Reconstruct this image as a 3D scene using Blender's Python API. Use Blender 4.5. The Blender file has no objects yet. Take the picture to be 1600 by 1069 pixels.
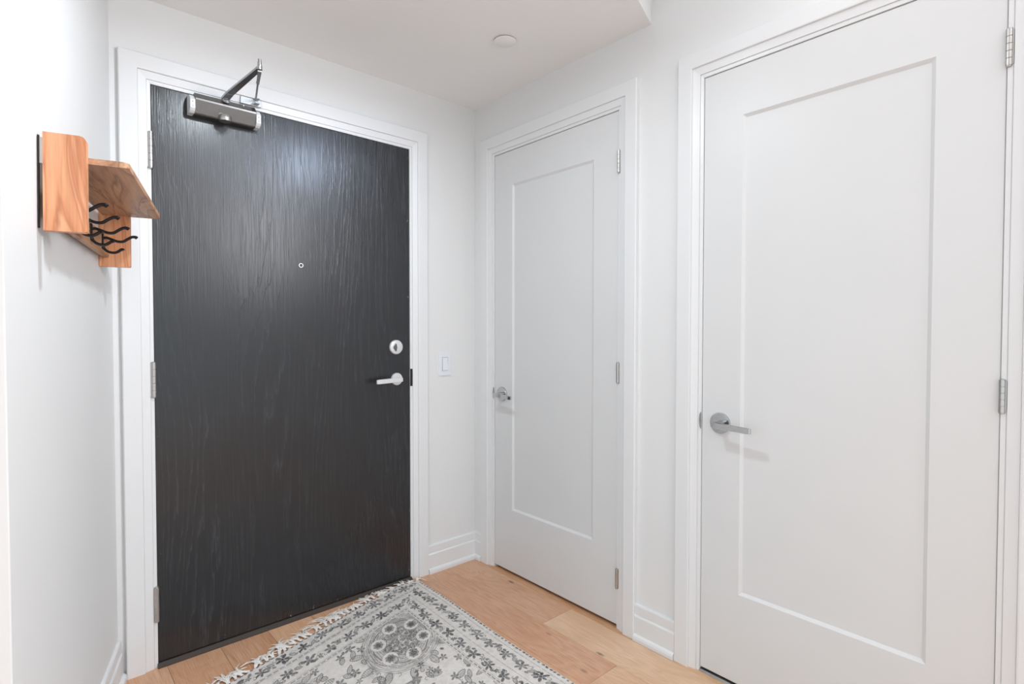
import bpy, bmesh, math, random
import numpy as np
from mathutils import Vector, Matrix

sc = bpy.context.scene
COL = sc.collection
R = math.radians
rnd = random.Random(7)

# ------------------------------------------------------------------ camera
YAW, PITCH, ROLL = 0.7259, -0.0224, 0.0006
fw = Vector((math.sin(YAW) * math.cos(PITCH), math.cos(YAW) * math.cos(PITCH), math.sin(PITCH)))
r0 = fw.cross(Vector((0, 0, 1))).normalized()
u0 = r0.cross(fw)
rt = r0 * math.cos(ROLL) + u0 * math.sin(ROLL)
up = -r0 * math.sin(ROLL) + u0 * math.cos(ROLL)
cd = bpy.data.cameras.new('camera')
cam = bpy.data.objects.new('camera', cd)
COL.objects.link(cam)
M4 = Matrix((rt, up, -fw)).transposed().to_4x4()
M4.translation = Vector((-1.8182, -2.3487, 1.2433))
cam.matrix_world = M4
cd.sensor_width = 36
cd.sensor_fit = 'HORIZONTAL'
cd.lens = 851.22 / 1600 * 36
cd.clip_start = 0.02
sc.camera = cam

# ------------------------------------------------------------------ world, lights, exposure
w = bpy.data.worlds.new('world')
sc.world = w
w.use_nodes = True
w.node_tree.nodes['Background'].inputs[0].default_value = (0.85, 0.965, 1.035, 1)
w.node_tree.nodes['Background'].inputs[1].default_value = 1.32


def area(name, loc, size, power, color, spread=180, shape='DISK', rot=(0, 0, 0), sy=None):
    l = bpy.data.lights.new(name, 'AREA')
    l.shape = shape
    l.size = size
    if sy: l.size_y = sy
    l.energy = power
    l.color = color
    l.spread = R(spread)
    o = bpy.data.objects.new(name, l)
    COL.objects.link(o)
    o.location = loc
    o.rotation_euler = rot
    return o


LIGHT = (-1.12, -1.0)
LAMP2 = (-0.31, -1.76, 2.515)
area('hall_downlight_lamp', (LIGHT[0], LIGHT[1], 2.418), 0.070, 10.6, (0.88, 0.99, 1.07), 172)
l2 = area('added_highlight_lamp', (LAMP2[0] - 0.02, LAMP2[1] + 0.06, LAMP2[2] - 0.03), 0.14, 0.50, (0.70, 0.88, 1.14), 46)  # added lamp, aimed at the black door to give its highlight
l2.rotation_euler = Vector((-0.60, 1.76, -0.66)).to_track_quat('-Z', 'Y').to_euler()
area('added_side_fill', (-0.03, -3.45, 2.20), 0.9, 64.0, (0.95, 0.96, 1.01), 180, 'RECTANGLE', (0, R(90), 0), 1.3)  # added fill to brighten the left wall; no window is known here

vs = sc.view_settings
sc.display_settings.display_device = 'sRGB'
vs.view_transform = 'Standard'
vs.look = 'None'
vs.exposure = 0.06
vs.gamma = 1.0
vs.use_curve_mapping = False

# ------------------------------------------------------------------ materials


def srgb(r, g, b):
    return tuple(((c / 255) / 12.92 if c / 255 <= 0.04045 else ((c / 255 + 0.055) / 1.055) ** 2.4) for c in (r, g, b)) + (1,)


class NT:
    def __init__(s, name):
        s.m = bpy.data.materials.new(name)
        s.m.use_nodes = True
        s.t = s.m.node_tree
        s.b = s.t.nodes['Principled BSDF']

    def n(s, kind, **kw):
        nd = s.t.nodes.new('ShaderNode' + kind)
        for k, v in kw.items():
            setattr(nd, k, v)
        return nd

    def l(s, a, b):
        s.t.links.new(a, b)

    def val(s, sock, v):
        if isinstance(v, (int, float, tuple)):
            sock.default_value = v
        else:
            s.l(v, sock)

    def coords(s, scale=(1, 1, 1), src='Object', add=None):
        tc = s.n('TexCoord')
        out = tc.outputs[src]
        if add is not None:
            a = s.n('VectorMath', operation='ADD')
            s.l(out, a.inputs[0]); s.l(add, a.inputs[1]); out = a.outputs[0]
        mp = s.n('Mapping')
        mp.inputs['Scale'].default_value = scale
        s.l(out, mp.inputs['Vector'])
        return mp.outputs[0]

    def noise(s, vec, scale, detail=4, rough=0.5, dist=0.0):
        nz = s.n('TexNoise')
        s.l(vec, nz.inputs['Vector'])
        nz.inputs['Scale'].default_value = scale
        nz.inputs['Detail'].default_value = detail
        nz.inputs['Roughness'].default_value = rough
        nz.inputs['Distortion'].default_value = dist
        return nz.outputs['Fac']

    def ramp(s, fac, stops, interp='LINEAR'):
        r = s.n('ValToRGB')
        s.l(fac, r.inputs[0])
        e = r.color_ramp.elements
        r.color_ramp.interpolation = interp
        while len(e) < len(stops): e.new(0.5)
        for el, (p, c) in zip(e, stops):
            el.position = p
            el.color = c if isinstance(c, tuple) else (c, c, c, 1)
        return r.outputs[0]

    def mix(s, a, b, f, mode='MIX'):
        mx = s.n('Mix', data_type='RGBA', blend_type=mode)
        s.val(mx.inputs[0], f); s.val(mx.inputs[6], a); s.val(mx.inputs[7], b)
        return mx.outputs[2]

    def math(s, op, a, b=0.0, c=None):
        m = s.n('Math', operation=op)
        s.val(m.inputs[0], a); s.val(m.inputs[1], b)
        if c is not None: s.val(m.inputs[2], c)
        return m.outputs[0]

    def bump(s, h, strength, dist=0.001, normal=None):
        b = s.n('Bump')
        s.l(h, b.inputs['Height'])
        b.inputs['Strength'].default_value = strength
        b.inputs['Distance'].default_value = dist
        if normal is not None: s.l(normal, b.inputs['Normal'])
        s.l(b.outputs[0], s.b.inputs['Normal'])
        return b.outputs[0]


def paint(name, col, rough, bump=0.0, bscale=400):
    m = NT(name)
    v = m.coords()
    tone = m.ramp(m.noise(v, 3.0, 3), [(0.3, tuple(c * 0.985 for c in col[:3]) + (1,)), (0.7, col)])
    m.l(tone, m.b.inputs['Base Color'])
    m.b.inputs['Roughness'].default_value = rough
    if bump: m.bump(m.noise(v, bscale, 3), bump, 0.0006)
    return m.m


def metal(name, col, rough, aniso=False):
    m = NT(name)
    m.b.inputs['Metallic'].default_value = 1.0
    v = m.coords((1, 1, 40) if aniso else (1, 1, 1))
    m.l(m.ramp(m.noise(v, 60, 3), [(0.2, tuple(c * 0.88 for c in col[:3]) + (1,)), (0.8, col)]), m.b.inputs['Base Color'])
    m.b.inputs['Roughness'].default_value = rough
    return m.m


def plain(name, col, rough=0.5, metallic=0.0):
    m = NT(name)
    v = m.coords()
    m.l(m.ramp(m.noise(v, 120, 2), [(0.2, tuple(c * 0.9 for c in col[:3]) + (1,)), (0.8, col)]), m.b.inputs['Base Color'])
    m.b.inputs['Roughness'].default_value = rough
    m.b.inputs['Metallic'].default_value = metallic
    return m.m


MAT = {}
MAT['wall'] = paint('wall_paint', (0.80, 0.798, 0.795, 1), 0.55, 0.10, 500)
MAT['ceiling'] = paint('ceiling_paint', (0.91, 0.905, 0.90, 1), 0.75, 0.12, 300)
MAT['trim'] = paint('trim_paint', (0.80, 0.80, 0.805, 1), 0.32)
MAT['doorwhite'] = paint('white_door_paint', (0.725, 0.725, 0.725, 1), 0.42, 0.05, 250)
MAT['beige'] = paint('beige_wall_paint', (0.56, 0.47, 0.40, 1), 0.6)
MAT['chrome'] = metal('polished_chrome', (0.56, 0.57, 0.58, 1), 0.09)
MAT['satin'] = metal('satin_nickel', (0.56, 0.54, 0.52, 1), 0.32, True)
MAT['silver'] = metal('silver_painted_closer', (0.20, 0.195, 0.19, 1), 0.30)
MAT['armmetal'] = metal('grey_closer_arm', (0.44, 0.45, 0.46, 1), 0.38)
MAT['steelw'] = plain('brushed_white_metal', (0.80, 0.80, 0.80, 1), 0.30, 0.35)
MAT['black'] = plain('black_iron', (0.008, 0.007, 0.007, 1), 0.5)
MAT['dark'] = plain('dark_gap', (0.01, 0.009, 0.008, 1), 0.8)
MAT['bronze'] = plain('dark_bronze_threshold', (0.075, 0.060, 0.050, 1), 0.45, 0.3)
MAT['plastic'] = plain('white_plastic', (0.84, 0.86, 0.90, 1), 0.28)
MAT['capplastic'] = plain('light_cap_plastic', (0.80, 0.81, 0.82, 1), 0.35)
MAT['ink'] = plain('grey_print', (0.25, 0.25, 0.26, 1), 0.5)
MAT['glass'] = plain('lens_glass', (0.05, 0.055, 0.06, 1), 0.05)
MAT['yarn'] = plain('cream_cotton_yarn', (0.90, 0.87, 0.82, 1), 0.9)
MAT['greystrip'] = metal('grey_floor_strip', (0.40, 0.39, 0.38, 1), 0.35)


def black_door():
    m = NT('black_stained_oak_veneer')
    # cathedral grain: stretched along z
    tc = m.n('TexCoord')
    big = m.noise(m.coords((1.0, 1.0, 0.13)), 2.6, 2, 0.45)
    sep = m.n('SeparateXYZ'); m.l(tc.outputs['Object'], sep.inputs[0])
    band = m.math('ADD', m.math('MULTIPLY', sep.outputs[0], 9.0), m.math('MULTIPLY', big, 8.0))
    band = m.math('ADD', band, m.math('MULTIPLY', m.noise(m.coords((30, 1, 2.0)), 1.2, 3, 0.6), 0.7))
    fr = m.math('FRACT', m.math('MULTIPLY', band, 3.2))
    line = m.ramp(fr, [(0.0, 0.0), (0.07, 1.0), (0.17, 0.45), (0.42, 0.0)])
    pores = m.ramp(m.noise(m.coords((300, 1, 4.0)), 1.0, 3, 0.55), [(0.50, 0.0), (0.66, 1.0)])
    breakup = m.ramp(m.noise(m.coords((160, 1, 24)), 1.0, 3, 0.7), [(0.36, 0.15), (0.52, 1.0)])
    amp = m.ramp(m.noise(m.coords((2.2, 1, 0.5)), 2.0, 2), [(0.38, 0.05), (0.62, 1.0)])
    cath = m.math('MULTIPLY', m.math('MULTIPLY', line, breakup), amp)
    h = m.math('ADD', m.math('MULTIPLY', cath, 1.0), m.math('MULTIPLY', pores, 0.30))
    col = m.ramp(h, [(0.0, (0.0165, 0.017, 0.0195, 1)), (0.4, (0.024, 0.025, 0.029, 1)), (1.0, (0.042, 0.044, 0.050, 1))])
    # fine pale dust specks and chips close to the edges
    spk = m.ramp(m.noise(m.coords((1, 1, 1)), 420, 2, 0.6), [(0.735, 0.0), (0.76, 1.0)])
    ax = m.math('ABSOLUTE', sep.outputs[0])
    edge = m.ramp(ax, [(0.515, 0.0), (0.533, 1.0)])
    bot = m.ramp(sep.outputs[2], [(0.02, 1.0), (0.05, 0.0)])
    near = m.math('MAXIMUM', edge, bot)
    chips = m.math('MULTIPLY', near, m.ramp(m.noise(m.coords((60, 1, 28)), 1.0, 4, 0.7), [(0.66, 0.0), (0.68, 1.0)]))
    col = m.mix(col, (0.20, 0.19, 0.18, 1), m.math('MULTIPLY', spk, 0.35))
    col = m.mix(col, (0.55, 0.53, 0.50, 1), chips)
    m.l(col, m.b.inputs['Base Color'])
    m.l(m.ramp(h, [(0.0, 0.27), (1.0, 0.22)]), m.b.inputs['Roughness'])
    m.b.inputs['Specular IOR Level'].default_value = 0.6
    m.bump(h, 0.40, 0.0010)
    return m.m


MAT['blackdoor'] = black_door()


def wood(name, light, mid, dark, axis, streak=None, rough=0.45):
    m = NT(name)
    sc3 = [13.0, 13.0, 13.0]
    sc3[axis] = 1.9
    v = m.coords(tuple(sc3))
    n1 = m.noise(v, 1.0, 4, 0.55, 0.8)
    sc4 = [160.0, 160.0, 160.0]
    sc4[axis] = 5.0
    n2 = m.noise(m.coords(tuple(sc4)), 1.0, 3, 0.6)
    base = m.ramp(n1, [(0.28, mid), (0.40, light), (0.47, mid), (0.50, dark), (0.53, light), (0.66, mid), (0.72, light)])
    fine = m.ramp(n2, [(0.35, 0.82), (0.6, 1.0)])
    col = m.mix(base, fine, 1.0, 'MULTIPLY')
    m.l(col, m.b.inputs['Base Color'])
    m.b.inputs['Roughness'].default_value = rough
    m.bump(n2, 0.15, 0.0005)
    return m.m


MAT['rack_z'] = wood('oiled_pine_upright', srgb(238, 176, 134), srgb(226, 158, 114), srgb(205, 134, 94), 2)
MAT['rack_x'] = wood('oiled_pine_board', srgb(205, 160, 126), srgb(186, 140, 108), srgb(150, 108, 80), 0)


def plank_mat():
    m = NT('oak_floor_plank')
    oi = m.n('ObjectInfo')
    cmb = m.n('CombineXYZ')
    m.l(m.math('MULTIPLY', oi.outputs['Random'], 37.0), cmb.inputs[0])
    m.l(m.math('MULTIPLY', oi.outputs['Random'], 91.0), cmb.inputs[1])
    off = cmb.outputs[0]
    sep = m.n('SeparateXYZ'); m.l(m.coords(add=off), sep.inputs[0])
    big = m.noise(m.coords((6.0, 1.5, 1), add=off), 1.0, 2, 0.45, 0.5)
    band = m.math('FRACT', m.math('MULTIPLY', big, 16.0))
    ring = m.ramp(band, [(0.0, 0.0), (0.35, 1.0), (0.8, 0.35), (1.0, 0.0)])
    fine = m.noise(m.coords((300, 9, 1), add=off), 1.0, 4, 0.65)
    finer = m.ramp(fine, [(0.38, 0.0), (0.62, 1.0)])
    knot = m.n('TexVoronoi')
    m.l(m.coords((8.5, 3.2, 1), add=off), knot.inputs['Vector'])
    knot.inputs['Scale'].default_value = 1.0
    kd = m.ramp(knot.outputs['Distance'], [(0.03, 1.0), (0.085, 0.0)])
    tone = oi.outputs['Color']
    dark = m.mix(tone, (0.70, 0.62, 0.56, 1), 1.0, 'MULTIPLY')
    c = m.mix(tone, dark, m.math('MULTIPLY', ring, 0.5))
    lite = m.mix(tone, (1.0, 0.93, 0.82, 1), 0.38)
    c = m.mix(c, lite, m.math('MULTIPLY', finer, 0.55))
    blot = m.ramp(m.noise(m.coords((4, 2, 1), add=off), 1.3, 3), [(0.35, 0.0), (0.7, 1.0)])
    c = m.mix(c, m.mix(tone, (0.85, 0.74, 0.66, 1), 1.0, 'MULTIPLY'), m.math('MULTIPLY', blot, 0.5))
    c = m.mix(c, (0.10, 0.045, 0.02, 1), m.math('MULTIPLY', kd, 0.8))
    m.l(c, m.b.inputs['Base Color'])
    m.b.inputs['Roughness'].default_value = 0.48
    m.bump(m.math('ADD', m.math('MULTIPLY', fine, 0.6), m.math('MULTIPLY', ring, 0.25)), 0.25, 0.0006)
    return m.m


MAT['plank'] = plank_mat()


def rug_mat():
    m = NT('woven_rug_pile')
    at = m.n('Attribute'); at.attribute_name = 'pattern'
    sep = m.n('SeparateColor'); m.l(at.outputs['Color'], sep.inputs[0])
    n1 = m.noise(m.coords(), 330, 3, 0.7)
    n2 = m.noise(m.coords(), 900, 2, 0.6)
    brk = m.ramp(n1, [(0.36, 0.55), (0.52, 1.0)])
    ink = m.math('MULTIPLY', sep.outputs[0], brk)
    grey = m.math('MULTIPLY', sep.outputs[1], m.ramp(n1, [(0.38, 0.25), (0.54, 1.0)]))
    base = m.mix((0.76, 0.72, 0.685, 1), (0.64, 0.60, 0.56, 1), m.ramp(m.noise(m.coords(), 60, 4), [(0.35, 0.0), (0.7, 1.0)]))
    c = m.mix(base, (0.16, 0.15, 0.145, 1), m.math('MULTIPLY', grey, 0.85))
    c = m.mix(c, (0.045, 0.047, 0.052, 1), m.math('MINIMUM', ink, 1.0))
    m.l(c, m.b.inputs['Base Color'])
    m.b.inputs['Roughness'].default_value = 0.95
    m.b.inputs['Specular IOR Level'].default_value = 0.15
    m.bump(n2, 0.6, 0.0015)
    return m.m


MAT['rug'] = rug_mat()

# ------------------------------------------------------------------ mesh helpers


class MB:
    def __init__(s):
        s.bm = bmesh.new()

    def box(s, x0, x1, y0, y1, z0, z1, bev=0.0, seg=2):
        g = bmesh.ops.create_cube(s.bm, size=1.0)
        vs_ = g['verts']
        for v in vs_:
            v.co = Vector((x0 + (v.co.x + .5) * (x1 - x0), y0 + (v.co.y + .5) * (y1 - y0), z0 + (v.co.z + .5) * (z1 - z0)))
        if bev > 0:
            es = list({e for v in vs_ for e in v.link_edges})
            bmesh.ops.bevel(s.bm, geom=es, offset=bev, segments=seg, profile=0.5, affect='EDGES')
        return s

    def cyl(s, p, q, r, r2=None, n=24):
        p, q = Vector(p), Vector(q)
        d = q - p
        rot = d.to_track_quat('Z', 'Y').to_matrix().to_4x4()
        mt = Matrix.Translation((p + q) / 2) @ rot
        bmesh.ops.create_cone(s.bm, cap_ends=True, segments=n, radius1=r, radius2=r if r2 is None else r2, depth=d.length, matrix=mt)
        return s

    def lathe(s, prof, origin=(0, 0, 0), axis=(0, 0, 1), n=32):
        """prof: (radius, height) list along axis"""
        q = Vector(axis).to_track_quat('Z', 'Y').to_matrix()
        o = Vector(origin)
        rings = []
        for r_, h in prof:
            rings.append([s.bm.verts.new(o + q @ Vector((r_ * math.cos(2 * math.pi * k / n), r_ * math.sin(2 * math.pi * k / n), h))) for k in range(n)])
        for a, b in zip(rings, rings[1:]):
            for k in range(n):
                s.bm.faces.new((a[k], a[(k + 1) % n], b[(k + 1) % n], b[k]))
        s.bm.faces.new(rings[0][::-1]); s.bm.faces.new(rings[-1])
        return s

    def prism(s, poly, d0, d1, plane='xz', bev=0.0):
        """extrude a 2D polygon along the remaining axis"""
        def P(a, b, d):
            return {'xz': (a, d, b), 'xy': (a, b, d), 'yz': (d, a, b)}[plane]
        A = [s.bm.verts.new(P(a, b, d0)) for a, b in poly]
        B = [s.bm.verts.new(P(a, b, d1)) for a, b in poly]
        n = len(poly)
        fs = [s.bm.faces.new(A), s.bm.faces.new(B[::-1])]
        for k in range(n):
            fs.append(s.bm.faces.new((A[k], B[k], B[(k + 1) % n], A[(k + 1) % n])))
        if bev:
            es = [e for f in fs[:2] for e in f.edges]
            bmesh.ops.bevel(s.bm, geom=es, offset=bev, segments=2, profile=0.5, affect='EDGES')
        return s

    def sweep(s, pts, w_, h_, n=8, side=Vector((1, 0, 0)), taper=None):
        """elliptical tube through pts; w_ along side, h_ across"""
        pts = [Vector(p) for p in pts]
        rings = []
        for i, p in enumerate(pts):
            t = (pts[min(i + 1, len(pts) - 1)] - pts[max(i - 1, 0)]).normalized()
            a = (side - t * side.dot(t)).normalized()
            b = t.cross(a)
            k = taper[i] if taper else 1
            rings.append([s.bm.verts.new(p + a * (w_ * k * math.cos(2 * math.pi * j / n)) + b * (h_ * k * math.sin(2 * math.pi * j / n))) for j in range(n)])
        for A, B in zip(rings, rings[1:]):
            for j in range(n):
                s.bm.faces.new((A[j], A[(j + 1) % n], B[(j + 1) % n], B[j]))
        s.bm.faces.new(rings[0][::-1]); s.bm.faces.new(rings[-1])
        return s

    def mesh(s, name, mat, smooth=False):
        bmesh.ops.recalc_face_normals(s.bm, faces=s.bm.faces)
        me = bpy.data.meshes.new(name)
        s.bm.to_mesh(me); s.bm.free()
        me.materials.append(MAT[mat])
        if smooth:
            for p in me.polygons: p.use_smooth = True
            me.set_sharp_from_angle(angle=R(38))
        return me

    def build(s, name, mat, parent=None, smooth=False, loc=None, label=None):
        o = bpy.data.objects.new(name, s.mesh(name, mat, smooth))
        COL.objects.link(o)
        if parent is not None: o.parent = parent
        if loc is not None: o.location = loc
        if label: o['label'] = label
        return o


def empty(name, loc=(0, 0, 0), rz=0, label=None, cat=None, group=None, structure=False):
    o = bpy.data.objects.new(name, None)
    COL.objects.link(o)
    o.location = loc
    o.rotation_euler = (0, 0, rz)
    o.empty_display_size = 0.1
    tag(o, label, cat, group, structure)
    return o


def tag(o, label=None, cat=None, group=None, structure=False):
    if label: o['label'] = label
    if cat: o['category'] = cat
    if group: o['group'] = group
    if structure: o['kind'] = 'structure'
    return o


def catmull(pts, n=6):
    pts = [Vector(p) for p in pts]
    P = [pts[0] * 2 - pts[1]] + pts + [pts[-1] * 2 - pts[-2]]
    out = []
    for i in range(1, len(P) - 2):
        a, b, c, d = P[i - 1:i + 3]
        for k in range(n):
            t = k / n
            out.append(0.5 * ((2 * b) + (c - a) * t + (2 * a - 5 * b + 4 * c - d) * t * t + (3 * b - a - 3 * c + d) * t ** 3))
    out.append(pts[-1])
    return out


def rounded(x0, x1, z0, z1, radii, n=6):
    """polygon with per-corner radius: order (x0,z0),(x1,z0),(x1,z1),(x0,z1)"""
    cs = [((x0, z0), (1, 1), 180), ((x1, z0), (-1, 1), 270), ((x1, z1), (-1, -1), 0), ((x0, z1), (1, -1), 90)]
    out = []
    for (c, s_, a0), r_ in zip(cs, radii):
        if r_ <= 0:
            out.append(c); continue
        cx, cz = c[0] + s_[0] * r_, c[1] + s_[1] * r_
        for k in range(n + 1):
            a = R(a0 + 90 * k / n)
            out.append((cx + r_ * math.cos(a), cz + r_ * math.sin(a)))
    return out


# ------------------------------------------------------------------ setting
TH = R(15.16)                                   # the left wall splays outwards
C0 = Vector((-1.597, 0, 0))
TS = Vector((-math.sin(TH), -math.cos(TH), 0))  # along the left wall, towards the room
NS = Vector((math.cos(TH), -math.sin(TH), 0))   # out of the left wall
RZ_LEFT = math.atan2(TS.y, TS.x)
ZC, ZH = 2.4255, 2.76
XMIN, YMIN = -4.2, -5.0

D1 = (-1.4802, -0.4072, 2.13)      # black door in the back wall (x from, x to, head)
D2 = (-0.9628, -0.1616, 2.1435)    # small white door in the right wall (y)
D3 = (-2.146, -1.333, 2.1440)      # big white door in the right wall (y)
WT = 0.12

m = MB()
m.box(-1.75, D1[0] - 0.003, 0, WT, 0, ZH)
m.box(D1[1] + 0.003, 0, 0, WT, 0, ZH)
m.box(D1[0] - 0.003, D1[1] + 0.003, 0, WT, D1[2] + 0.003, ZH)
tag(m.build('wall_back', 'wall'), 'white painted wall around the black entry door', None, None, True)
m = MB()
segs = [(YMIN, D3[0] - 0.003), (D3[1] + 0.003, D2[0] - 0.003), (D2[1] + 0.003, WT)]
for a, b in segs: m.box(0, WT, a, b, 0, ZH)
for d in (D2, D3): m.box(0, WT, d[0] - 0.003, d[1] + 0.003, d[2] + 0.003, ZH)
tag(m.build('wall_right', 'wall'), 'white painted wall holding the two white doors', None, None, True)

LEN = 0.972
o = MB().box(0, LEN, -0.11, 0, 0, ZH, 0.002, 1).build('wall_left', 'wall')
o.location = C0; o.rotation_euler = (0, 0, RZ_LEFT)
tag(o, 'bright white painted wall carrying the coat rack', None, None, True)
# what lies past the end of the left wall: a beige wall of the next room
E1 = C0 + TS * LEN
o = MB().box(XMIN, -1.95, 0, 0.1, 0, ZH).build('wall_side', 'beige')
o.location = (0, -0.30, 0)
tag(o, 'warm beige wall past the end of the bright wall', None, None, True)

# ceilings
yb = lambda x: -1.1102 + 0.347 * x
poly = [(0, 0), (0, yb(0)), (XMIN, yb(XMIN)), (XMIN, 0)]
tag(MB().prism([(x, y) for x, y in poly], ZC, ZH - 0.001, 'xy').build('ceiling', 'ceiling'), 'lowered white ceiling over the entry', None, None, True)
tag(MB().box(XMIN, WT, YMIN, WT, ZH, ZH + 0.08).build('ceiling', 'ceiling'), 'higher white ceiling beyond the bulkhead', None, None, True)

# added unseen window frame dressing the fill light that brightens the left wall
wn = empty('added_window_1', (0, -3.45, 2.20), math.pi / 2, 'added unseen white window frame around the fill light on the right wall', 'window', None, True)
b = MB()
for x0_, x1_, z0_, z1_ in ((-0.72, 0.72, 0.45, 0.51), (-0.72, 0.72, -0.51, -0.45), (-0.72, -0.65, -0.45, 0.45), (0.65, 0.72, -0.45, 0.45)):
    b.box(x0_, x1_, 0.0, 0.03, z0_, z1_, 0.003, 1)
b.build('added_window_frame', 'trim', wn)

# floor with individual planks (they run away from the camera, parallel to the right wall)
floor = MB().box(XMIN, WT, YMIN, WT, -0.06, -0.0125).build('floor', 'dark')
tag(floor, 'oak plank floor in warm brown tones', None, None, True)
PWD = 0.178
known = {0: [0.25, -0.730, -2.35], 1: [0.12, -1.118, -2.6], -1: [0.12, -1.05, -2.4]}
tones = [srgb(214, 163, 124), srgb(205, 150, 110), srgb(222, 176, 138), srgb(210, 156, 116), srgb(228, 180, 140)]
fixed = {(0, 0): srgb(208, 158, 122), (0, 1): srgb(222, 184, 148), (1, 0): srgb(205, 152, 116), (1, 1): srgb(216, 172, 134), (-1, 0): srgb(205, 152, 108), (-1, 1): srgb(214, 166, 122)}
for k in range(-1, 22):
    x1 = -0.0277 - PWD * k
    x0 = x1 - PWD
    x1c = min(x1, WT)
    if k in known:
        js = known[k] + [-3.9, YMIN]
    else:
        js = [0.12]
        y = 0.12 - rnd.uniform(0.5, 1.6)
        while y > YMIN:
            js.append(y); y -= rnd.uniform(1.2, 1.9)
        js.append(YMIN)
    js[0] = 0.12
    for i, (ya, yb_) in enumerate(zip(js, js[1:])):
        if yb_ > -0.001 and False: continue
        hx, hy = (x1c - x0) / 2, (ya - yb_) / 2
        g = 0.0005
        p = MB().box(-hx + g, hx - g, -hy + g, hy - g, -0.012, 0, 0.0007, 1).build('plank', 'plank', floor, loc=((x0 + x1c) / 2, (ya + yb_) / 2, 0))
        p.color = fixed.get((k, i), tones[rnd.randrange(len(tones))])

# ------------------------------------------------------------------ door sets
PROF = [(-0.0, 0.0), (0.0, 0.004), (0.0085, 0.005), (0.0090, 0.0035), (0.0105, 0.0035), (0.011, 0.008), (0.036, 0.013), (0.037, 0.012), (0.0385, 0.0185), (0.042, 0.0195), (0.091, 0.0195), (0.094, 0.0165), (0.094, 0.0)]


def casing_mesh(hw, H):
    """mitred architrave round an opening of half width hw and head H, in local x,z; local y is out of the wall"""
    b = MB()
    rings = []
    for kind in ('bl', 'tl', 'tr', 'br'):
        ring = []
        for (wd, pr) in PROF:
            x = -(hw + wd) if kind[1] == 'l' else hw + wd
            z = H + wd if kind[0] == 't' else 0.0
            ring.append(b.bm.verts.new((x, pr, z)))
        rings.append(ring)
    for A, B in zip(rings, rings[1:]):
        for k in range(len(PROF)):
            k2 = (k + 1) % len(PROF)
            b.bm.faces.new((A[k], A[k2], B[k2], B[k]))
    b.bm.faces.new(rings[0]); b.bm.faces.new(rings[-1][::-1])
    return b


def frame_mesh(hw, H, depth=0.118, rebate=0.046):
    """jambs, head and stop inside the opening"""
    b = MB()
    for s in (-1, 1):
        a, c = sorted((s * (hw), s * (hw - 0.0022)))
        b.box(a, c, -depth, 0.0035, 0, H)
        a, c = sorted((s * hw, s * (hw - 0.014)))
        b.box(a, c, -depth, -rebate, 0, H)
    b.box(-hw, hw, -depth, 0.0035, H - 0.0022, H)
    b.box(-hw, hw, -depth, -rebate, H - 0.014, H)
    return b


def lever_set(parent, x, z, sgn, leverlen, rr, mat, so=0.055, barh=0.019, thick=0.010, droop=0.0):
    """round rose + neck + flat lever bar; the lever points to local +x*sgn"""
    rose = MB().lathe([(rr, 0.0), (rr, 0.006), (rr - 0.0015, 0.0085), (rr * 0.55, 0.0095), (rr * 0.5, 0.0095)], (x, 0.0, z), (0, 1, 0), 48)
    h = rose.build('lever_handle', mat, parent, True)
    nb = MB().lathe([(0.0115, 0.008), (0.0105, 0.014), (0.010, so - 0.006), (0.0095, so - 0.002)], (x + sgn * 0.006, 0.0, z), (0, 1, 0), 28)
    nb.build('neck', mat, h, True)
    # bar: rises from the hub, slim, slightly tapered flat blade with a soft outer end
    xs = [-0.004, 0.004, 0.022, 0.05, leverlen - 0.012, leverlen]
    hs = [0.0085, 0.0105, 0.0095, barh / 2, barh / 2, barh / 2 - 0.0012]
    ths = [0.006, thick / 2 + 0.001, thick / 2 + 0.001, thick / 2, thick / 2 - 0.001, thick / 2 - 0.002]
    b = MB()
    rings = []
    for q, hh, tt in zip(xs, hs, ths):
        zc = z - droop * max(q, 0) / leverlen
        c = 0.0016
        pts = [(-tt, -hh + c), (-tt + c, -hh), (tt - c, -hh), (tt, -hh + c), (tt, hh - c), (tt - c, hh), (-tt + c, hh), (-tt, hh - c)]
        rings.append([b.bm.verts.new((x + sgn * q, so + py, zc + pz)) for py, pz in pts])
    for A, B in zip(rings, rings[1:]):
        for k in range(8):
            b.bm.faces.new((A[k], A[(k + 1) % 8], B[(k + 1) % 8], B[k]))
    b.bm.faces.new(rings[0][::-1]); b.bm.faces.new(rings[-1])
    b.build('lever', mat, h, True)
    return h


def hinge(parent, x, z0, z1, sgn, mat, r=0.0075, leaf=0.0):
    """five barrel knuckles, finials and the edge of a leaf; sgn = side of the frame"""
    H = z1 - z0
    h = MB().cyl((x, r * 0.9, z0 + .001), (x, r * 0.9, z1 - .001), r * 0.55, n=16)
    h = h.build('hinge', mat, parent, True)
    for k in range(5):
        a = z0 + H * k / 5 + 0.00035
        c = z0 + H * (k + 1) / 5 - 0.00035
        MB().lathe([(r * .95, a), (r, a + .0004), (r, c - .0004), (r * .95, c)], (x, r * 0.9, 0), (0, 0, 1), 20).build('knuckle', mat, h, True)
    for zz, d in ((z0, -1), (z1, 1)):
        MB().lathe([(r * .9, 0), (r * .9, .0015), (r * .45, .003), (0.0008, .0034)], (x, r * 0.9, zz), (0, 0, d), 16).build('finial', mat, h, True)
    if leaf:
        a, c = sorted((x + sgn * 0.001, x + sgn * leaf))
        MB().box(a, c, 0.003, 0.0072, z0 + 0.002, z1 - 0.002, 0.0006, 1).build('leaf_plate', mat, h)
    return h


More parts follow.
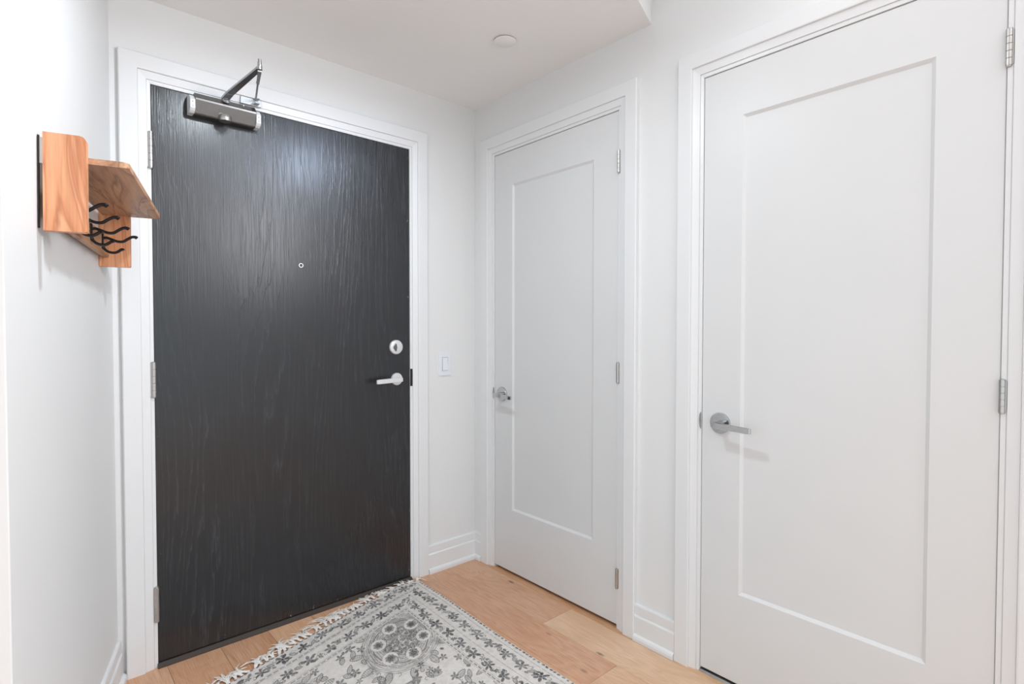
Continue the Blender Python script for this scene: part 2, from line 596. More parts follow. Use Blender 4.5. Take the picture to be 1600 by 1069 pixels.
def shaker_leaf(hw, zb, zt, px0, px1, pz0, pz1, thick=0.035):
    """slab with a recessed panel that has a sloping lip; front face at y=0"""
    b = MB()
    g = 0.0035
    x0, x1 = -hw + g, hw - g

    def ring(a, c, e, f, y):
        return [b.bm.verts.new(p) for p in ((a, y, e), (c, y, e), (c, y, f), (a, y, f))]
    lip, dep = 0.010, 0.0075
    R0 = ring(x0, x1, zb, zt, -thick)
    R1 = ring(x0, x1, zb, zt, -0.0015)
    R2 = ring(x0 + .0015, x1 - .0015, zb + .0015, zt - .0015, 0)
    R3 = ring(px0, px1, pz0, pz1, 0)
    R4 = ring(px0 + lip, px1 - lip, pz0 + lip, pz1 - lip, -dep)
    for A, B in ((R0, R1), (R1, R2), (R2, R3), (R3, R4)):
        for k in range(4):
            b.bm.faces.new((A[k], A[(k + 1) % 4], B[(k + 1) % 4], B[k]))
    b.bm.faces.new(R4); b.bm.faces.new(R0[::-1])
    return b


# --- door_1 : black entry door; local x = -(world x), local y = -(world y)
xc = (D1[0] + D1[1]) / 2
hw1 = (D1[1] - D1[0]) / 2
d1 = empty('door_1', (xc, 0, 0), math.pi, 'charcoal black wood-grain entry door with a closer on top', 'door', None, True)
L1 = lambda X: -(X - xc)
MB().box(-hw1 + .003, hw1 - .003, -0.044, 0, 0.016, D1[2] - 0.004, 0.0012, 1).build('door_leaf', 'blackdoor', d1, label='charcoal black leaf with embossed oak grain')
casing_mesh(hw1, D1[2]).build('casing', 'trim', d1)
frame_mesh(hw1, D1[2], rebate=0.050).build('door_frame', 'trim', d1)
MB().prism([(-0.11, 0), (-0.11, 0.008), (-0.045, 0.013), (0.004, 0.013), (0.020, 0.004), (0.020, 0)], -hw1, hw1, 'yz').build('threshold', 'bronze', d1, label='dark bronze threshold strip')
MB().box(-hw1, hw1, -0.117, -0.06, 0.0, D1[2]).build('back_panel', 'dark', d1)
for z0, z1 in ((1.826, 1.954), (0.998, 1.124), (0.173, 0.299)):
    hinge(d1, hw1 + 0.000, z0, z1, 1, 'satin', 0.0085, 0.016)
lv = lever_set(d1, L1(-0.4845), 1.004, 1, 0.130, 0.030, 'steelw', 0.05, 0.021, 0.011, 0.004)
# deadbolt with oval thumb turn
db = MB().lathe([(0.035, 0), (0.035, 0.006), (0.033, 0.010), (0.030, 0.0115), (0.012, 0.0122)], (L1(-0.4875), 0, 1.159), (0, 1, 0), 48).build('deadbolt', 'steelw', d1, True)
MB().lathe([(0.012, 0.0), (0.011, 0.003)], (L1(-0.4875) + .009, 0.0105, 1.158), (0, 1, 0), 24).build('hub', 'chrome', db, True)
tt = MB()
pl = []
for k in range(24):
    a = 2 * math.pi * k / 24
    pl.append((L1(-0.4875) + 0.009 + 0.0036 * math.cos(a), 1.158 + 0.018 * math.sin(a)))
tt.prism(pl, 0.0125, 0.022, 'xz', 0.001)
tt.build('thumb_turn', 'silver', db, True)
# peephole
pe = MB()
n = 32
prof = [(0.0100, 0.0), (0.0100, 0.003), (0.0090, 0.0045), (0.0068, 0.0045), (0.0060, 0.0030), (0.0060, 0.0)]
rings = []
for r_, h in prof:
    rings.append([pe.bm.verts.new((L1(-0.9423) + r_ * math.cos(2 * math.pi * k / n), h, 1.518 + r_ * math.sin(2 * math.pi * k / n))) for k in range(n)])
for A, B in zip(rings, rings[1:]):
    for k in range(n): pe.bm.faces.new((A[k], A[(k + 1) % n], B[(k + 1) % n], B[k]))
pe = pe.build('peephole', 'steelw', d1, True)
MB().lathe([(0.0060, 0.0002), (0.0045, 0.0018), (0.001, 0.0026)], (L1(-0.9423), 0, 1.518), (0, 1, 0), 24).build('lens', 'glass', pe, True)
# strike recess seen at the lock edge
MB().box(-hw1 - 0.0095, -hw1 + 0.0035, 0.0052, 0.0065, 0.965, 1.050, 0.0005, 1).build('strike_plate', 'black', d1, label='black strike plate at the lock edge')
MB().box(-hw1 - 0.0012, -hw1 + 0.004, 0.0, 0.0062, 1.135, 1.180, 0.001, 1).build('deadbolt_keeper', 'steelw', d1)

# door closer
cl = empty('door_closer', (0, 0, 0))
cl.parent = d1
xa, xb = L1(-1.345), L1(-1.132)      # xa > xb
x0, x1 = min(xa, xb), max(xa, xb)
sect = [(0.0005, 2.045), (0.034, 2.045), (0.036, 2.046), (0.040, 2.050), (0.0560, 2.094), (0.0570, 2.100), (0.0555, 2.1035), (0.036, 2.124), (0.0005, 2.122)]
MB().prism(sect, x0, x1, 'yz', 0.0012).build('body', 'silver', cl)
for s, xx in ((-1, x0), (1, x1)):
    a, c = sorted((xx, xx + s * 0.017))
    cap = MB().prism([(0.0005, 2.047), (0.036, 2.047), (0.047, 2.053), (0.055, 2.061), (0.055, 2.092), (0.050, 2.099), (0.036, 2.112), (0.0005, 2.118)], a, c, 'yz', 0.001).build('end_cap', 'capplastic', cl, label='pale plastic end cap with grey marks')
    cap_x = (a + c) / 2
# pinion, caps, arms
MB().lathe([(0.021, 0.0), (0.022, 0.004), (0.022, 0.016), (0.020, 0.022), (0.012, 0.024), (0.011, 0.024)], (L1(-1.243), 0.046, 2.040), (0, 0, 1), 32).build('pinion_cap', 'satin', cl, True)
MB().lathe([(0.017, 2.10), (0.017, 2.124), (0.012, 2.128), (0.012, 2.136)], (L1(-1.236), 0.030, 0), (0, 0, 1), 24).build('pinion', 'armmetal', cl, True)
MB().cyl((L1(-1.175), 0.036, 2.112), (L1(-1.175), 0.0365, 2.123), 0.006, n=16).build('valve_screw', 'chrome', cl, True)
P0 = Vector((L1(-1.236), 0.030, 2.136)); P1 = Vector((L1(-1.204), 0.335, 2.152))


def bar(b, P, Q, w0, w1, th):
    d = (Q - P); d.normalize()
    sd = d.cross(Vector((0, 0, 1))).normalized()
    nn = sd.cross(d)
    v = []
    for p, ww in ((P, w0), (Q, w1)):
        for a, c in ((-1, -1), (1, -1), (1, 1), (-1, 1)):
            v.append(b.bm.verts.new(p + sd * (ww / 2 * a) + nn * (th / 2 * c)))
    for f in ((0, 1, 2, 3), (7, 6, 5, 4), (0, 4, 5, 1), (1, 5, 6, 2), (2, 6, 7, 3), (3, 7, 4, 0)):
        b.bm.faces.new([v[i] for i in f])
    return b


b = MB()
Pm = P0 + Vector((0.0, 0.055, 0.0))
bar(b, P0 - Vector((0, .012, 0)), Pm, 0.026, 0.026, 0.009)
Pn = Pm + Vector((0, 0.004, 0.008))
bar(b, Pm - Vector((0, .003, 0)), P1, 0.026, 0.017, 0.008)
b.build('main_arm', 'armmetal', cl)
MB().lathe([(0.0085, -0.006), (0.0085, 0.008), (0.0072, 0.009), (0.0072, 0.020), (0.0058, 0.021), (0.0058, 0.030), (0.003, 0.032)], tuple(P1), (0, 0, 1), 20).build('elbow_pin', 'chrome', cl, True)
P2 = Vector((L1(-1.128), 0.034, 2.158))
b = MB()
Pq = P1 + (P2 - P1) * 0.42
bar(b, P1 + Vector((0, 0, -.010)), Pq, 0.013, 0.010, 0.005)
b.cyl(Pq - (P2 - P1) * 0.03, P2, 0.0038, n=14)
b.lathe([(0.0062, -0.006), (0.0062, 0.006)], tuple(Pq), tuple((P2 - P1).normalized()), 14)
b.build('forearm_rod', 'armmetal', cl, True)
sh = MB()
xs0, xs1 = min(L1(-1.180), L1(-1.102)), max(L1(-1.180), L1(-1.102))
sh.box(xs0, xs1, 0.0125, 0.018, 2.138, 2.166, 0.001, 1)
sh.box(xs0 + .012, xs0 + .030, 0.017, 0.040, 2.143, 2.147, 0.001, 1)
sh.box(xs0 + .012, xs0 + .030, 0.017, 0.040, 2.162, 2.166, 0.001, 1)
sh.build('arm_bracket', 'armmetal', cl)

# end cap print marks (flat on the front of each cap)
for s, xx in ((-1, x0), (1, x1)):
    cx = xx + s * 0.0085
    pr_ = MB()
    pr_.box(cx - .003, cx + .003, 0.0550, 0.0554, 2.066, 2.0675)
    pr_.box(cx - .003, cx + .003, 0.0550, 0.0554, 2.071, 2.0722)
    pr_.box(cx - .0015, cx + .0015, 0.0550, 0.0554, 2.082, 2.086)
    pr_.build('cap_print', 'ink', cl)


# --- white doors in the right wall; local x = world y, local y = -world x
def white_door(name, D, zb, pin, hinges, hz, label, lev):
    yc = (D[0] + D[1]) / 2
    hw = (D[1] - D[0]) / 2
    e = empty(name, (0, yc, 0), math.pi / 2, label, 'door', None, True)
    shaker_leaf(hw, zb, D[2] - 0.004, pin[0] - yc, pin[1] - yc, 0.329, 1.972).build('door_leaf', 'doorwhite', e)
    casing_mesh(hw, D[2]).build('casing', 'trim', e)
    frame_mesh(hw, D[2], rebate=0.037).build('door_frame', 'trim', e)
    MB().box(-hw, hw, -0.117, -0.055, 0.0, D[2]).build('back_panel', 'dark', e)
    for z0, z1 in hinges:
        hinge(e, -hw - 0.0005, z0, z1, -1, hz, 0.0070, 0.009)
    lever_set(e, lev[0] - yc, lev[1], -1, lev[2], 0.0365, 'chrome', 0.056, 0.0195, 0.012, 0.006)
    # strike lip on the frame
    b = MB()
    pts = [(hw - 0.002, 0.0035), (hw + 0.004, 0.0065), (hw + 0.004, 0.0085), (hw - 0.004, 0.0055)]
    q = []
    zc_ = lev[1] + 0.001
    poly = []
    for k in range(13):
        a = -math.pi / 2 + math.pi * k / 12
        poly.append((hw - 0.003 + 0.0075 * math.cos(a), zc_ + 0.030 * math.sin(a)))
    b.prism(poly, 0.0052, 0.0078, 'xz')
    b.build('strike_plate', 'armmetal', e, label='small dark metal strike plate')
    return e, hw


d2, hw2 = white_door('door_2', D2, 0.014, (-0.827, -0.301), ((1.886, 1.975), (1.0256, 1.108), (0.171, 0.251)), 'satin',
                     'narrower white single-panel door beside the corner', (-0.2262, 0.914, 0.127))
d3, hw3 = white_door('door_3', D3, 0.016, (-2.0010, -1.4764), ((1.893, 1.982), (1.037, 1.119), (0.171, 0.251)), 'satin',
                     'large white single-panel door nearest the camera', (-1.4065, 0.916, 0.132))
MB().prism([(-0.10, 0), (-0.10, 0.004), (-0.055, 0.009), (-0.028, 0.009), (-0.020, 0.004), (-0.012, 0.008), (0.000, 0.007), (0.006, 0)], -hw3, hw3, 'yz').build('threshold', 'greystrip', d3, label='grey metal threshold strip')

# ------------------------------------------------------------------ baseboards
BP = [(0, 0), (0.0265, 0), (0.0265, 0.012), (0.024, 0.020), (0.0175, 0.0245), (0.015, 0.0255), (0.015, 0.094), (0.012, 0.0985), (0.010, 0.100), (0.010, 0.136), (0.0075, 0.141), (0, 0.142)]


def baseboard(name, loc, rz, x0, x1, label, side0=0.0):
    b = MB()
    A = [b.bm.verts.new((x0 + side0 * p, p, z)) for p, z in BP]
    B = [b.bm.verts.new((x1, p, z)) for p, z in BP]
    n = len(BP)
    b.bm.faces.new(A); b.bm.faces.new(B[::-1])
    for k in range(n): b.bm.faces.new((A[k], B[k], B[(k + 1) % n], A[(k + 1) % n]))
    o = b.build(name, 'trim')
    o.location = loc; o.rotation_euler = (0, 0, rz)
    tag(o, label, None, None, True)


baseboard('baseboard_back', (0, 0, 0), math.pi, 0.0, -(D1[1] + 0.0945), 'stepped white baseboard between entry door and corner')
baseboard('baseboard_right', (0, 0, 0), math.pi / 2, D3[1] + 0.0945, D2[0] - 0.0945, 'stepped white baseboard between the two white doors')
baseboard('baseboard_corner', (0, 0, 0), math.pi / 2, D2[1] + 0.0945, -0.0002, 'short white baseboard stub in the corner')
baseboard('baseboard_left', C0, RZ_LEFT, 0.006, LEN - 0.002, 'stepped white baseboard along the bright wall')

# ------------------------------------------------------------------ recessed entry light, added drop light (both above the frame), sprinkler cover


def downlight(name, loc, r_, label, power_mat):
    e = empty(name, loc, 0, label, 'light')
    b = MB()
    n = 48
    prof = [(r_ + .014, 0), (r_ + .012, -.004), (r_ + .002, -.005), (r_, -.001), (r_, 0)]
    rings = [[b.bm.verts.new((q * math.cos(2 * math.pi * k / n), q * math.sin(2 * math.pi * k / n), h)) for k in range(n)] for q, h in prof]
    for A, B in zip(rings, rings[1:]):
        for k in range(n): b.bm.faces.new((A[k], A[(k + 1) % n], B[(k + 1) % n], B[k]))
    b.build('trim_ring', 'trim', e, True)
    MB().lathe([(r_ - .001, -.0015), (r_ - .001, -.0005)], (0, 0, 0), (0, 0, 1), n).build('lens', power_mat, e)
    return e


lm = NT('lit_lens')
lm.b.inputs['Emission Color'].default_value = (0.97, 0.98, 1, 1)
lm.b.inputs['Emission Strength'].default_value = 6.0
MAT['lit'] = lm.m
downlight('ceiling_light', (LIGHT[0], LIGHT[1], ZC), 0.048, 'small round recessed light in the entry ceiling', 'lit')
cl2 = downlight('ceiling_light', (LAMP2[0], LAMP2[1], LAMP2[2] + 0.008), 0.105, 'round drop light added under the higher ceiling for the door highlight', 'lit')  # unseen fixture added around the highlight lamp
MB().lathe([(0.119, 0.0005), (0.119, 0.05), (0.105, 0.056), (0.012, 0.058), (0.012, 0.225), (0.05, 0.227), (0.05, ZH - LAMP2[2] - 0.009)], (0, 0, 0), (0, 0, 1), 40).build('housing', 'trim', cl2, True)

sp = empty('sprinkler_cover', (-0.345, -0.645, ZC), 0, 'flat round white sprinkler cover on the entry ceiling', 'sprinkler')
MB().lathe([(0.036, -0.0045), (0.036, 0.0)], (0, 0, 0), (0, 0, 1), 40).build('base_ring', 'dark', sp, True)
MB().lathe([(0.0440, -0.0068), (0.0455, -0.0060), (0.0455, -0.0050), (0.044, -0.0045)], (0, 0, 0), (0, 0, 1), 64).build('cover_plate', 'ceiling', sp, True)

# ------------------------------------------------------------------ light switch
sw = empty('light_switch', (-0.2035, 0, 1.066), math.pi, 'white paddle light switch on wall beside the entry door', 'switch')
b = MB()
b.prism(rounded(-0.037, 0.037, -0.0595, 0.0595, (.004,) * 4), 0.0, 0.006, 'xz', 0.0015)
b.build('wall_plate', 'plastic', sw)
MB().box(-0.0175, 0.0175, 0.0058, 0.0066, -0.0345, 0.0345).build('gap_frame', 'ink', sw)
b = MB()
b.prism([(0.0062, -0.0330), (0.0062, 0.0330), (0.0080, 0.0330), (0.0076, 0.004), (0.0105, -0.0330)], -0.0160, 0.0160, 'yz', 0.0006)
b.build('paddle', 'plastic', sw)

# ------------------------------------------------------------------ coat rack on the left wall
rk = empty('coat_rack', C0 + TS * 0.49 + Vector((0, 0, 1.4535)), RZ_LEFT, 'wooden wall coat rack with a shelf and black double hooks', 'coat rack')
rk.rotation_mode = 'XYZ'
TILT = 0.0328
rk.rotation_euler = (0, -TILT, RZ_LEFT)
S0, S1 = 0.182 - 0.49, 0.782 - 0.49
G = 0.011
# uprights: full depth boards with rounded front corners
MB().prism(rounded(G, 0.089, 0.0, 0.219, (0.001, 0.004, 0.013, 0.001)), S1 - 0.018, S1, 'yz', 0.0008).build('side_panel', 'rack_z', rk)
MB().prism(rounded(G - .010, 0.083, 0.0, 0.219, (0.001, 0.004, 0.013, 0.001)), S0, S0 + 0.018, 'yz', 0.0008).build('side_panel', 'rack_z', rk)
# shelf with rounded front corners (plan view), slopes a touch
shf = MB().prism(rounded(S0 + 0.0182, S1 - 0.0182, G, 0.166, (0.001, 0.001, 0.012, 0.012)), 0.162, 0.176, 'xy', 0.0015).build('shelf', 'rack_x', rk)
# hook rail
MB().box(S0 + 0.0182, S1 - 0.0182, G, 0.027, 0.028, 0.092, 0.0015, 2).build('hook_rail', 'rack_x', rk)
# hanger plate behind the near upright; black strip stands in for its shadow line
MB().box(S1 - 0.010, S1 - 0.0075, 0.0005, 0.0112, 0.150, 0.208, 0.0004, 1).build('hanger_plate', 'satin', rk, label='metal hanger plate against the wall')
MB().box(S1 - 0.011, S1 - 0.005, 0.0006, 0.0034, 0.006, 0.212).build('shadow_strip', 'black', rk, label='thin dark strip standing in for the shadow behind the board')


def hook(x):
    h = empty('double_hook', (x, 0.027, 0.062)); h.parent = rk
    pl_ = MB().prism(rounded(-0.0065, 0.0065, -0.022, 0.026, (0.003,) * 4), 0, 0.0035, 'xz', 0.0008)
    pl_.build('base_plate', 'black', h)
    upr = catmull([(0, 0.001, 0.010), (0, 0.010, 0.0125), (0, 0.022, 0.0090), (0, 0.038, 0.0030), (0, 0.052, 0.0035), (0, 0.064, 0.0120), (0, 0.075, 0.0190), (0, 0.084, 0.0195), (0, 0.0875, 0.0170)], 5)
    n_ = len(upr)
    tp = [0.95 + 0.35 * max(0, (i / (n_ - 1) - 0.75) * 4) for i in range(n_)]
    MB().sweep(upr, 0.0052, 0.0042, 10, Vector((1, 0, 0)), tp).build('upper_prong', 'black', h, True)
    low = catmull([(0, 0.001, -0.010), (0, 0.006, -0.022), (0, 0.016, -0.0300), (0, 0.030, -0.0320), (0, 0.040, -0.0275), (0, 0.047, -0.0215), (0, 0.051, -0.0210), (0, 0.0525, -0.0230)], 5)
    n_ = len(low)
    tp = [0.95 + 0.35 * max(0, (i / (n_ - 1) - 0.75) * 4) for i in range(n_)]
    MB().sweep(low, 0.0052, 0.0042, 10, Vector((1, 0, 0)), tp).build('lower_prong', 'black', h, True)
    return h


for s_ in (0.295, 0.435, 0.575, 0.715):
    hook(s_ - 0.49)

# ------------------------------------------------------------------ rug: pattern painted into a fine weave
RW, RL = 1.22, 1.85
STEP = 0.0018
nu, nv = int(RW / STEP) + 1, int(RL / STEP) + 1
U, V = np.meshgrid(np.linspace(0, RW, nu), np.linspace(0, RL, nv), indexing='ij')
ink = np.zeros_like(U); gry = np.zeros_like(U)
prs = np.random.RandomState(5)


def region(cu, cv, r):
    i0, i1 = max(0, int((cu - r) / STEP)), min(nu, int((cu + r) / STEP) + 2)
    j0, j1 = max(0, int((cv - r) / STEP)), min(nv, int((cv + r) / STEP) + 2)
    return slice(i0, i1), slice(j0, j1)


def soft(d, w_=0.0012):
    return np.clip(0.5 - d / w_, 0, 1)


def stamp(sl, val, tgt):
    tgt[sl] = np.maximum(tgt[sl], val)


def flower(cu, cv, r, n=5, rot=0.0, a=1.0):
    sl = region(cu, cv, r * 1.2)
    x, y = U[sl] - cu, V[sl] - cv
    rr, th = np.hypot(x, y), np.arctan2(y, x) + rot
    lob = np.abs(np.cos(n * th / 2))
    edge = r * (0.24 + 0.76 * lob ** 1.25) * (1 + 0.10 * np.sin(3 * th + rot * 5))
    f = soft(rr - edge)
    vein = soft(0.0013 - np.abs(rr * np.sin((((th + math.pi / n) % (2 * math.pi / n)) - math.pi / n)))) * 0
    core = soft(rr - r * 0.16)
    ring = soft(np.abs(rr - r * 0.24) - 0.0008)
    stamp(sl, f * a * (1 - 0.75 * ring), ink)


def leaf(cu, cv, ln, wd, ang, solid=0.0, a=0.9):
    sl = region(cu, cv, ln * 0.62)
    x, y = U[sl] - cu, V[sl] - cv
    c, s_ = math.cos(ang), math.sin(ang)
    p, q = (x * c + y * s_) / (ln / 2), (-x * s_ + y * c)
    half = wd / 2 * np.clip(1 - p * p, 0, None) ** 0.85
    d = np.abs(q) - half
    d = np.where(np.abs(p) > 1, 1, d)
    inside = soft(d)
    outl = np.clip(soft(np.abs(d) - 0.0016) * (np.abs(p) < 1.02), 0, 1)
    hat = (np.sin((p * 8) * math.pi) > -0.2) | (np.abs(q) < .0012)
    stamp(sl, outl * a, ink)
    if solid: stamp(sl, inside * solid, ink)
    else: stamp(sl, inside * hat * 0.95, gry)


def curve(pts, wd=0.0013, a=0.85, tgt=None, dash=None):
    tgt = ink if tgt is None else tgt
    acc = 0
    for (a0, b0), (a1, b1) in zip(pts, pts[1:]):
        L_ = math.hypot(a1 - a0, b1 - b0)
        k = max(1, int(L_ / (STEP * .7)))
        for i in range(k):
            acc += L_ / k
            if dash and (acc % dash[0]) > dash[1]: continue
            cu, cv = a0 + (a1 - a0) * i / k, b0 + (b1 - b0) * i / k
            sl = region(cu, cv, wd * 1.6)
            stamp(sl, soft(np.hypot(U[sl] - cu, V[sl] - cv) - wd) * a, tgt)


def spiral(cu, cv, r, ang, sg=1):
    pts = []
    for k in range(22):
        t = k / 21
        rr = r * (1 - 0.75 * t)
        a = ang + sg * t * 4.6
        pts.append((cu + rr * math.cos(a), cv + rr * math.sin(a)))
    curve(pts, 0.0016, 0.85)


def haze(cu, cv, ru, rv, a):
    sl = region(cu, cv, max(ru, rv) * 1.1)
    d = np.hypot((U[sl] - cu) / ru, (V[sl] - cv) / rv)
    n_ = prs.rand(*d.shape)
    stamp(sl, np.clip((1 - d) * 3, 0, 1) * a * (n_ > .45), gry)


def rosette(cu, cv, r):
    sl = region(cu, cv, r * 1.6)
    d = np.hypot(U[sl] - cu, V[sl] - cv)
    th = np.arctan2(V[sl] - cv, U[sl] - cu)
    clear = soft(d - r * 1.45, 0.002)
    ink[sl] *= (1 - clear); gry[sl] *= (1 - clear)
    stamp(sl, soft(np.abs(d - r * 1.45) - 0.0010) * 0.55, ink)
    sc_ = r * (0.86 + 0.14 * np.cos(7 * th))
    stamp(sl, soft(d - sc_) * 1.0, gry)
    stamp(sl, soft(d - r * 0.55) * 0.8, ink)
    stamp(sl, soft(np.abs(d - r * 0.78) - 0.0011) * 0.7, ink)


def border(orig, du, dv, length, rows, seed):
    """du: direction along the border, dv: inward; rows = offsets of elements"""
    q = random.Random(seed)
    P = lambda t, o: (orig[0] + du[0] * t + dv[0] * o, orig[1] + du[1] * t + dv[1] * o)
    base = math.atan2(du[1], du[0])
    for off, kind in rows:
        t = 0.02 + q.uniform(0, .03)
        if kind == 'dots':
            while t < length:
                p = P(t, off + q.uniform(-.001, .001)); leaf(p[0], p[1], q.uniform(.010, .018), .0055, base + q.uniform(-.25, .25), 0.95)
                t += q.uniform(.017, .024)
        elif kind == 'line':
            curve([P(0.01, off), P(length, off)], 0.0011, 0.75, None, (0.03, 0.026))
        elif kind == 'dash':
            curve([P(0.01, off), P(length, off)], 0.0022, 0.9, None, (0.026, 0.017))
            curve([P(0.01, off + .007), P(length, off + .007)], 0.0010, 0.6)
            curve([P(0.01, off - .007), P(length, off - .007)], 0.0010, 0.6)
        elif kind == 'flowers':
            i = 0
            while t < length:
                p = P(t, off + q.uniform(-.006, .006))
                flower(p[0], p[1], q.uniform(.025, .031), q.choice((5, 6)), q.uniform(0, 6), 0.95)
                m_ = P(t + .048, off + q.uniform(-.008, .008))
                if q.random() < .6: leaf(m_[0], m_[1], .034, .015, base + q.choice((-1, 1)) * q.uniform(.4, 1.1))
                else: flower(m_[0], m_[1], .013, 5, q.uniform(0, 6), .9)
                spiral(*P(t + .03, off + q.choice((-1, 1)) * .016), .011, q.uniform(0, 6), q.choice((-1, 1)))
                leaf(*P(t + .066, off + q.choice((-1, 1)) * .017), .018, .008, base + q.uniform(-1, 1), 0.9)
                curve([P(t + .02, off), P(t + .045, off - .018), P(t + .07, off + .012), P(t + .095, off)], .0009, .7)
                for _ in range(3):
                    e_ = P(t + q.uniform(.02, .09), off + q.uniform(-.024, .024))
                    leaf(e_[0], e_[1], q.uniform(.014, .024), q.uniform(.007, .011), q.uniform(0, 3.1), q.choice((0, .8)), .85)
                spiral(*P(t + .075, off + q.choice((-1, 1)) * .014), .009, q.uniform(0, 6), q.choice((-1, 1)))
                t += .090 + q.uniform(-.004, .004)


ROWS = [(0.008, 'dots'), (0.048, 'flowers'), (0.092, 'dash'), (0.146, 'flowers'), (0.192, 'line'), (0.200, 'dash')]
# field first, then wipe the border and draw it
fq = random.Random(11)


def arcs(cu, cv, r0_, r1_, a0, a1, step=0.009):
    r = r0_
    while r < r1_:
        k = max(8, int(r * (a1 - a0) / 0.006))
        ph = fq.uniform(0, 6)
        pts = [(cu + (r + .0022 * math.sin(9 * t / k * (a1 - a0) + ph)) * math.cos(a0 + (a1 - a0) * t / k), cv + (r + .0022 * math.sin(9 * t / k * (a1 - a0) + ph)) * math.sin(a0 + (a1 - a0) * t / k)) for t in range(k + 1)]
        curve(pts, fq.choice((.0014, .0024)), fq.uniform(.65, .95), None, (fq.uniform(.02, .05), .9 * .04))
        r += step * fq.uniform(.8, 1.25)


def scribble(cu, cv, ru, rv, n):
    for _ in range(n):
        a, rr = fq.uniform(0, 6.28), math.sqrt(fq.random())
        x, y = cu + ru * rr * math.cos(a), cv + rv * rr * math.sin(a)
        spiral(x, y, fq.uniform(.004, .008), fq.uniform(0, 6), fq.choice((-1, 1)))


meds = [(0.34, 0.36), (0.34, 0.36 + .74), (0.88, 0.36), (0.88, 1.10), (0.61, 0.73), (0.61, 1.47)]
for (mu, mv) in meds:
    haze(mu, mv, .19, .19, .75)
    scribble(mu, mv, .095, .09, 420)
    for _ in range(26):
        a_ = fq.uniform(0, 6.28); r_ = fq.uniform(.12, .20)
        haze(mu + r_ * math.cos(a_), mv + r_ * math.sin(a_), .03, .03, .8)
    arcs(mu, mv, .085, .185, 0, 6.28, .0095)
    for k in range(12):
        a = 2 * math.pi * k / 12 + .2
        leaf(mu + .205 * math.cos(a), mv + .205 * math.sin(a), .062, .030, a + fq.uniform(-.3, .3))
    for k in range(10):
        a = 2 * math.pi * k / 10
        flower(mu + .235 * math.cos(a), mv + .235 * math.sin(a), fq.uniform(.018, .026), 5, fq.uniform(0, 6), .85)
    for k in range(6):
        a = 2 * math.pi * k / 6 + .5
        rosette(mu + .105 * math.cos(a), mv + .105 * math.sin(a), .025)
for _ in range(900):
    u_, v_ = fq.uniform(.2, RW - .2), fq.uniform(.22, RL - .2)
    i_, j_ = int(u_ / STEP), int(v_ / STEP)
    if ink[max(0, i_ - 6):i_ + 6, max(0, j_ - 6):j_ + 6].mean() > .13: continue
    k = fq.random()
    if k < .45: leaf(u_, v_, fq.uniform(.034, .060), fq.uniform(.018, .028), fq.uniform(0, 6.28))
    elif k < .66: flower(u_, v_, fq.uniform(.013, .022), 5, fq.uniform(0, 6), .85)
    elif k < .8: leaf(u_, v_, .02, .010, fq.uniform(0, 6.28), .8)
    else: spiral(u_, v_, .012, fq.uniform(0, 6))
edge_d = np.minimum(np.minimum(U, RW - U), np.minimum(V, RL - V))
keep = (edge_d > 0.210)
ink *= keep; gry *= keep
border((0, 0), (1, 0), (0, 1), RW, ROWS, 3)
ink_top = ink.copy(); gry_top = gry.copy()
RSIDE = [(0.010, 'dots'), (0.030, 'line'), (0.072, 'flowers'), (0.118, 'line'), (0.160, 'flowers'), (0.200, 'dash')]
# mitre: side borders take over where u < v
ink2 = ink * 0; gry2 = gry * 0
field_i, field_g = ink * keep, gry * keep
ink = ink2; gry = gry2
border((0, 0), (0, 1), (1, 0), RL, RSIDE, 9)
border((RW, 0), (0, 1), (-1, 0), RL, RSIDE, 10)
side_i, side_g = ink, gry
top = (V < np.minimum(U, RW - U))
ink = np.where(keep, field_i, np.where(top, ink_top, side_i))
gry = np.where(keep, field_g, np.where(top, gry_top, side_g))
# a little wear breaks the drawing up
wear = prs.rand(nu // 12 + 2, nv // 12 + 2)
wi = np.clip(U / STEP / 12, 0, None); wj = V / STEP / 12
i0 = wi.astype(int); j0 = wj.astype(int); fi = wi - i0; fj = wj - j0
wn = (wear[i0, j0] * (1 - fi) * (1 - fj) + wear[i0 + 1, j0] * fi * (1 - fj) + wear[i0, j0 + 1] * (1 - fi) * fj + wear[i0 + 1, j0 + 1] * fi * fj)
ink *= 0.72 + 0.38 * wn
ink = np.clip(ink, 0, 1)

# the rug lies slightly skewed: right edge along the room, door end running off at an angle
TOPD = np.array([0, .05, .12, .29, .48, .665, .88, 1.0, 1.3])
TOPY = np.array([-.050, -.042, -.036, -.085, -.143, -.205, -.275, -.315, -.42])


def rug_xy(u_, v_):
    d = u_ * 0.972
    sm = sum(np.interp(d + k * .035, TOPD, TOPY) for k in (-1, 0, 1)) / 3
    x = -0.394 - d - 0.014 * v_ + 0.004 * np.sin(v_ * 7)
    y = sm - v_
    return x, y


X, Y = rug_xy(U, V)
Z = 0.0085 + 0.0006 * np.sin(U * 23 + V * 5) - 0.0035 * np.clip(1 - edge_d / 0.006, 0, 1) ** 2
co = np.stack([X, Y, Z], -1).reshape(-1, 3)
idx = np.arange(nu * nv).reshape(nu, nv)
quads = np.stack([idx[:-1, :-1], idx[:-1, 1:], idx[1:, 1:], idx[1:, :-1]], -1).reshape(-1, 4)
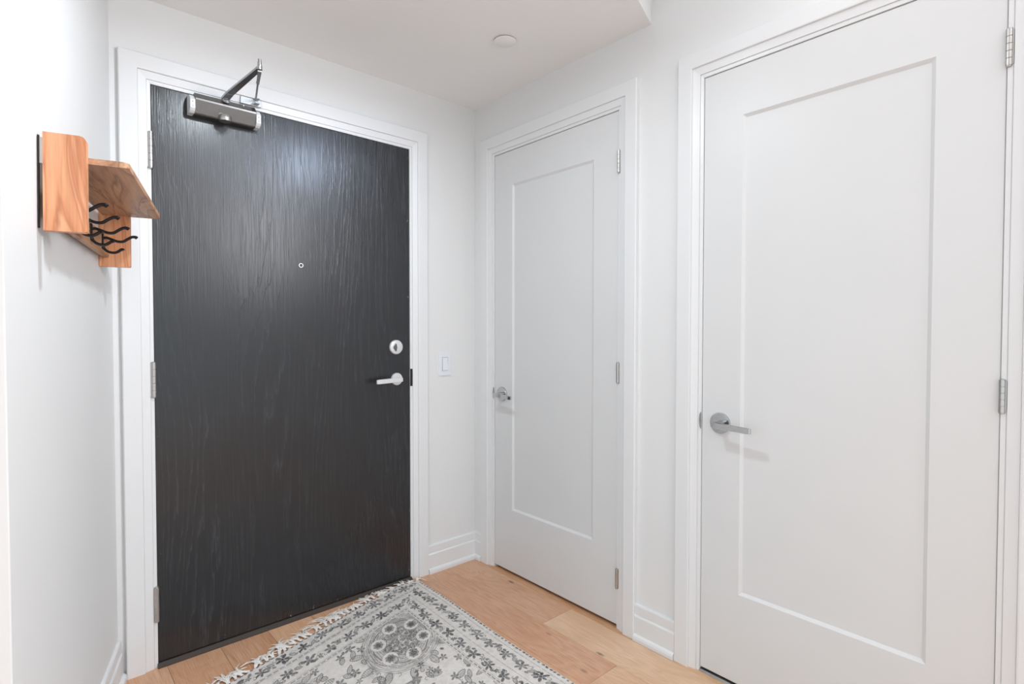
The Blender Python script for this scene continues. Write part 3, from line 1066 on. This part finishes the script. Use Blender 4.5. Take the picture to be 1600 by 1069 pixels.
# skirt down to the floor
loop_ = np.concatenate([idx[:, 0], idx[-1, 1:], idx[-2::-1, -1], idx[0, -2:0:-1]])
sk = co[loop_].copy(); sk[:, 2] = 0.0005
nb_ = len(co)
co = np.concatenate([co, sk])
si = np.arange(len(loop_))
sq = np.stack([loop_, np.roll(loop_, -1), nb_ + np.roll(si, -1), nb_ + si], -1)
quads = np.concatenate([quads, sq])
me = bpy.data.meshes.new('rug_pile')
me.vertices.add(len(co)); me.vertices.foreach_set('co', co.astype(np.float32).ravel())
me.loops.add(len(quads) * 4); me.loops.foreach_set('vertex_index', quads.astype(np.int32).ravel())
me.polygons.add(len(quads))
me.polygons.foreach_set('loop_start', np.arange(0, len(quads) * 4, 4, dtype=np.int32))
me.update(calc_edges=True)
ca = me.color_attributes.new('pattern', 'FLOAT_COLOR', 'POINT')
cols = np.zeros((len(co), 4), np.float32); cols[:, 3] = 1
cols[:nb_, 0] = ink.ravel(); cols[:nb_, 1] = gry.ravel()
cols[nb_:, 0] = 0.4
ca.data.foreach_set('color', cols.ravel())
me.materials.append(MAT['rug'])
rug = empty('area_rug', (0, 0, 0), 0, 'cream rug with grey floral pattern and fringe on the oak floor', 'rug')
pile = bpy.data.objects.new('woven_field', me)
COL.objects.link(pile); pile.parent = rug

# fringe: short knotted bundles along the door end
variants = []
for v_ in range(9):
    b = MB()
    lean = rnd.uniform(-.5, .5)
    base_n = rnd.choice((5, 6, 7))
    Lb = rnd.uniform(.055, .088)
    for k in range(base_n):
        a = lean + rnd.uniform(-.22, .22)
        cur = rnd.uniform(-1.1, 1.1)
        L_ = Lb * rnd.uniform(.7, 1.05)
        pts = []
        for t in range(6):
            s_ = t / 5
            ang = a + cur * s_ * s_
            pts.append((math.sin(ang) * L_ * s_ + (k - base_n / 2) * .0009, math.cos(ang) * L_ * s_, 0.0045 + 0.006 * math.sin(math.pi * s_) * rnd.uniform(.3, 1.2)))
        b.sweep(pts, .0028, .0014, 5, Vector((1, 0, 0)), [1.0, 1.05, 1.0, .95, .85, .5])
    b.lathe([(.0010, -.004), (.0036, -.001), (.0042, .004), (.0030, .009)], (0, 0.0, .0050), (0, 1, 0), 10)
    variants.append(b.mesh('tassel', 'yarn', True))
nt = 50
for k in range(nt):
    u_ = 0.008 + (RW - .016) * k / (nt - 1)
    x, y = rug_xy(np.float64(u_), 0.0)
    x2, y2 = rug_xy(np.float64(u_ + .004), 0.0)
    o = bpy.data.objects.new('tassel', variants[rnd.randrange(len(variants))])
    COL.objects.link(o); o.parent = rug
    ang = math.atan2(y - y2, x - x2)
    lim = 0.60 if y > -0.05 else (0.85 if y > -.09 else 1.0)
    turn = rnd.uniform(-.5, .5) + (0.9 * rnd.choice((-1, 1)) if y > -.055 else 0)
    o.location = (float(x), float(y) + .001, 0)
    o.rotation_euler = (0, 0, ang + turn)
    o.scale = (1.0, lim * rnd.uniform(.85, 1.1), 1)
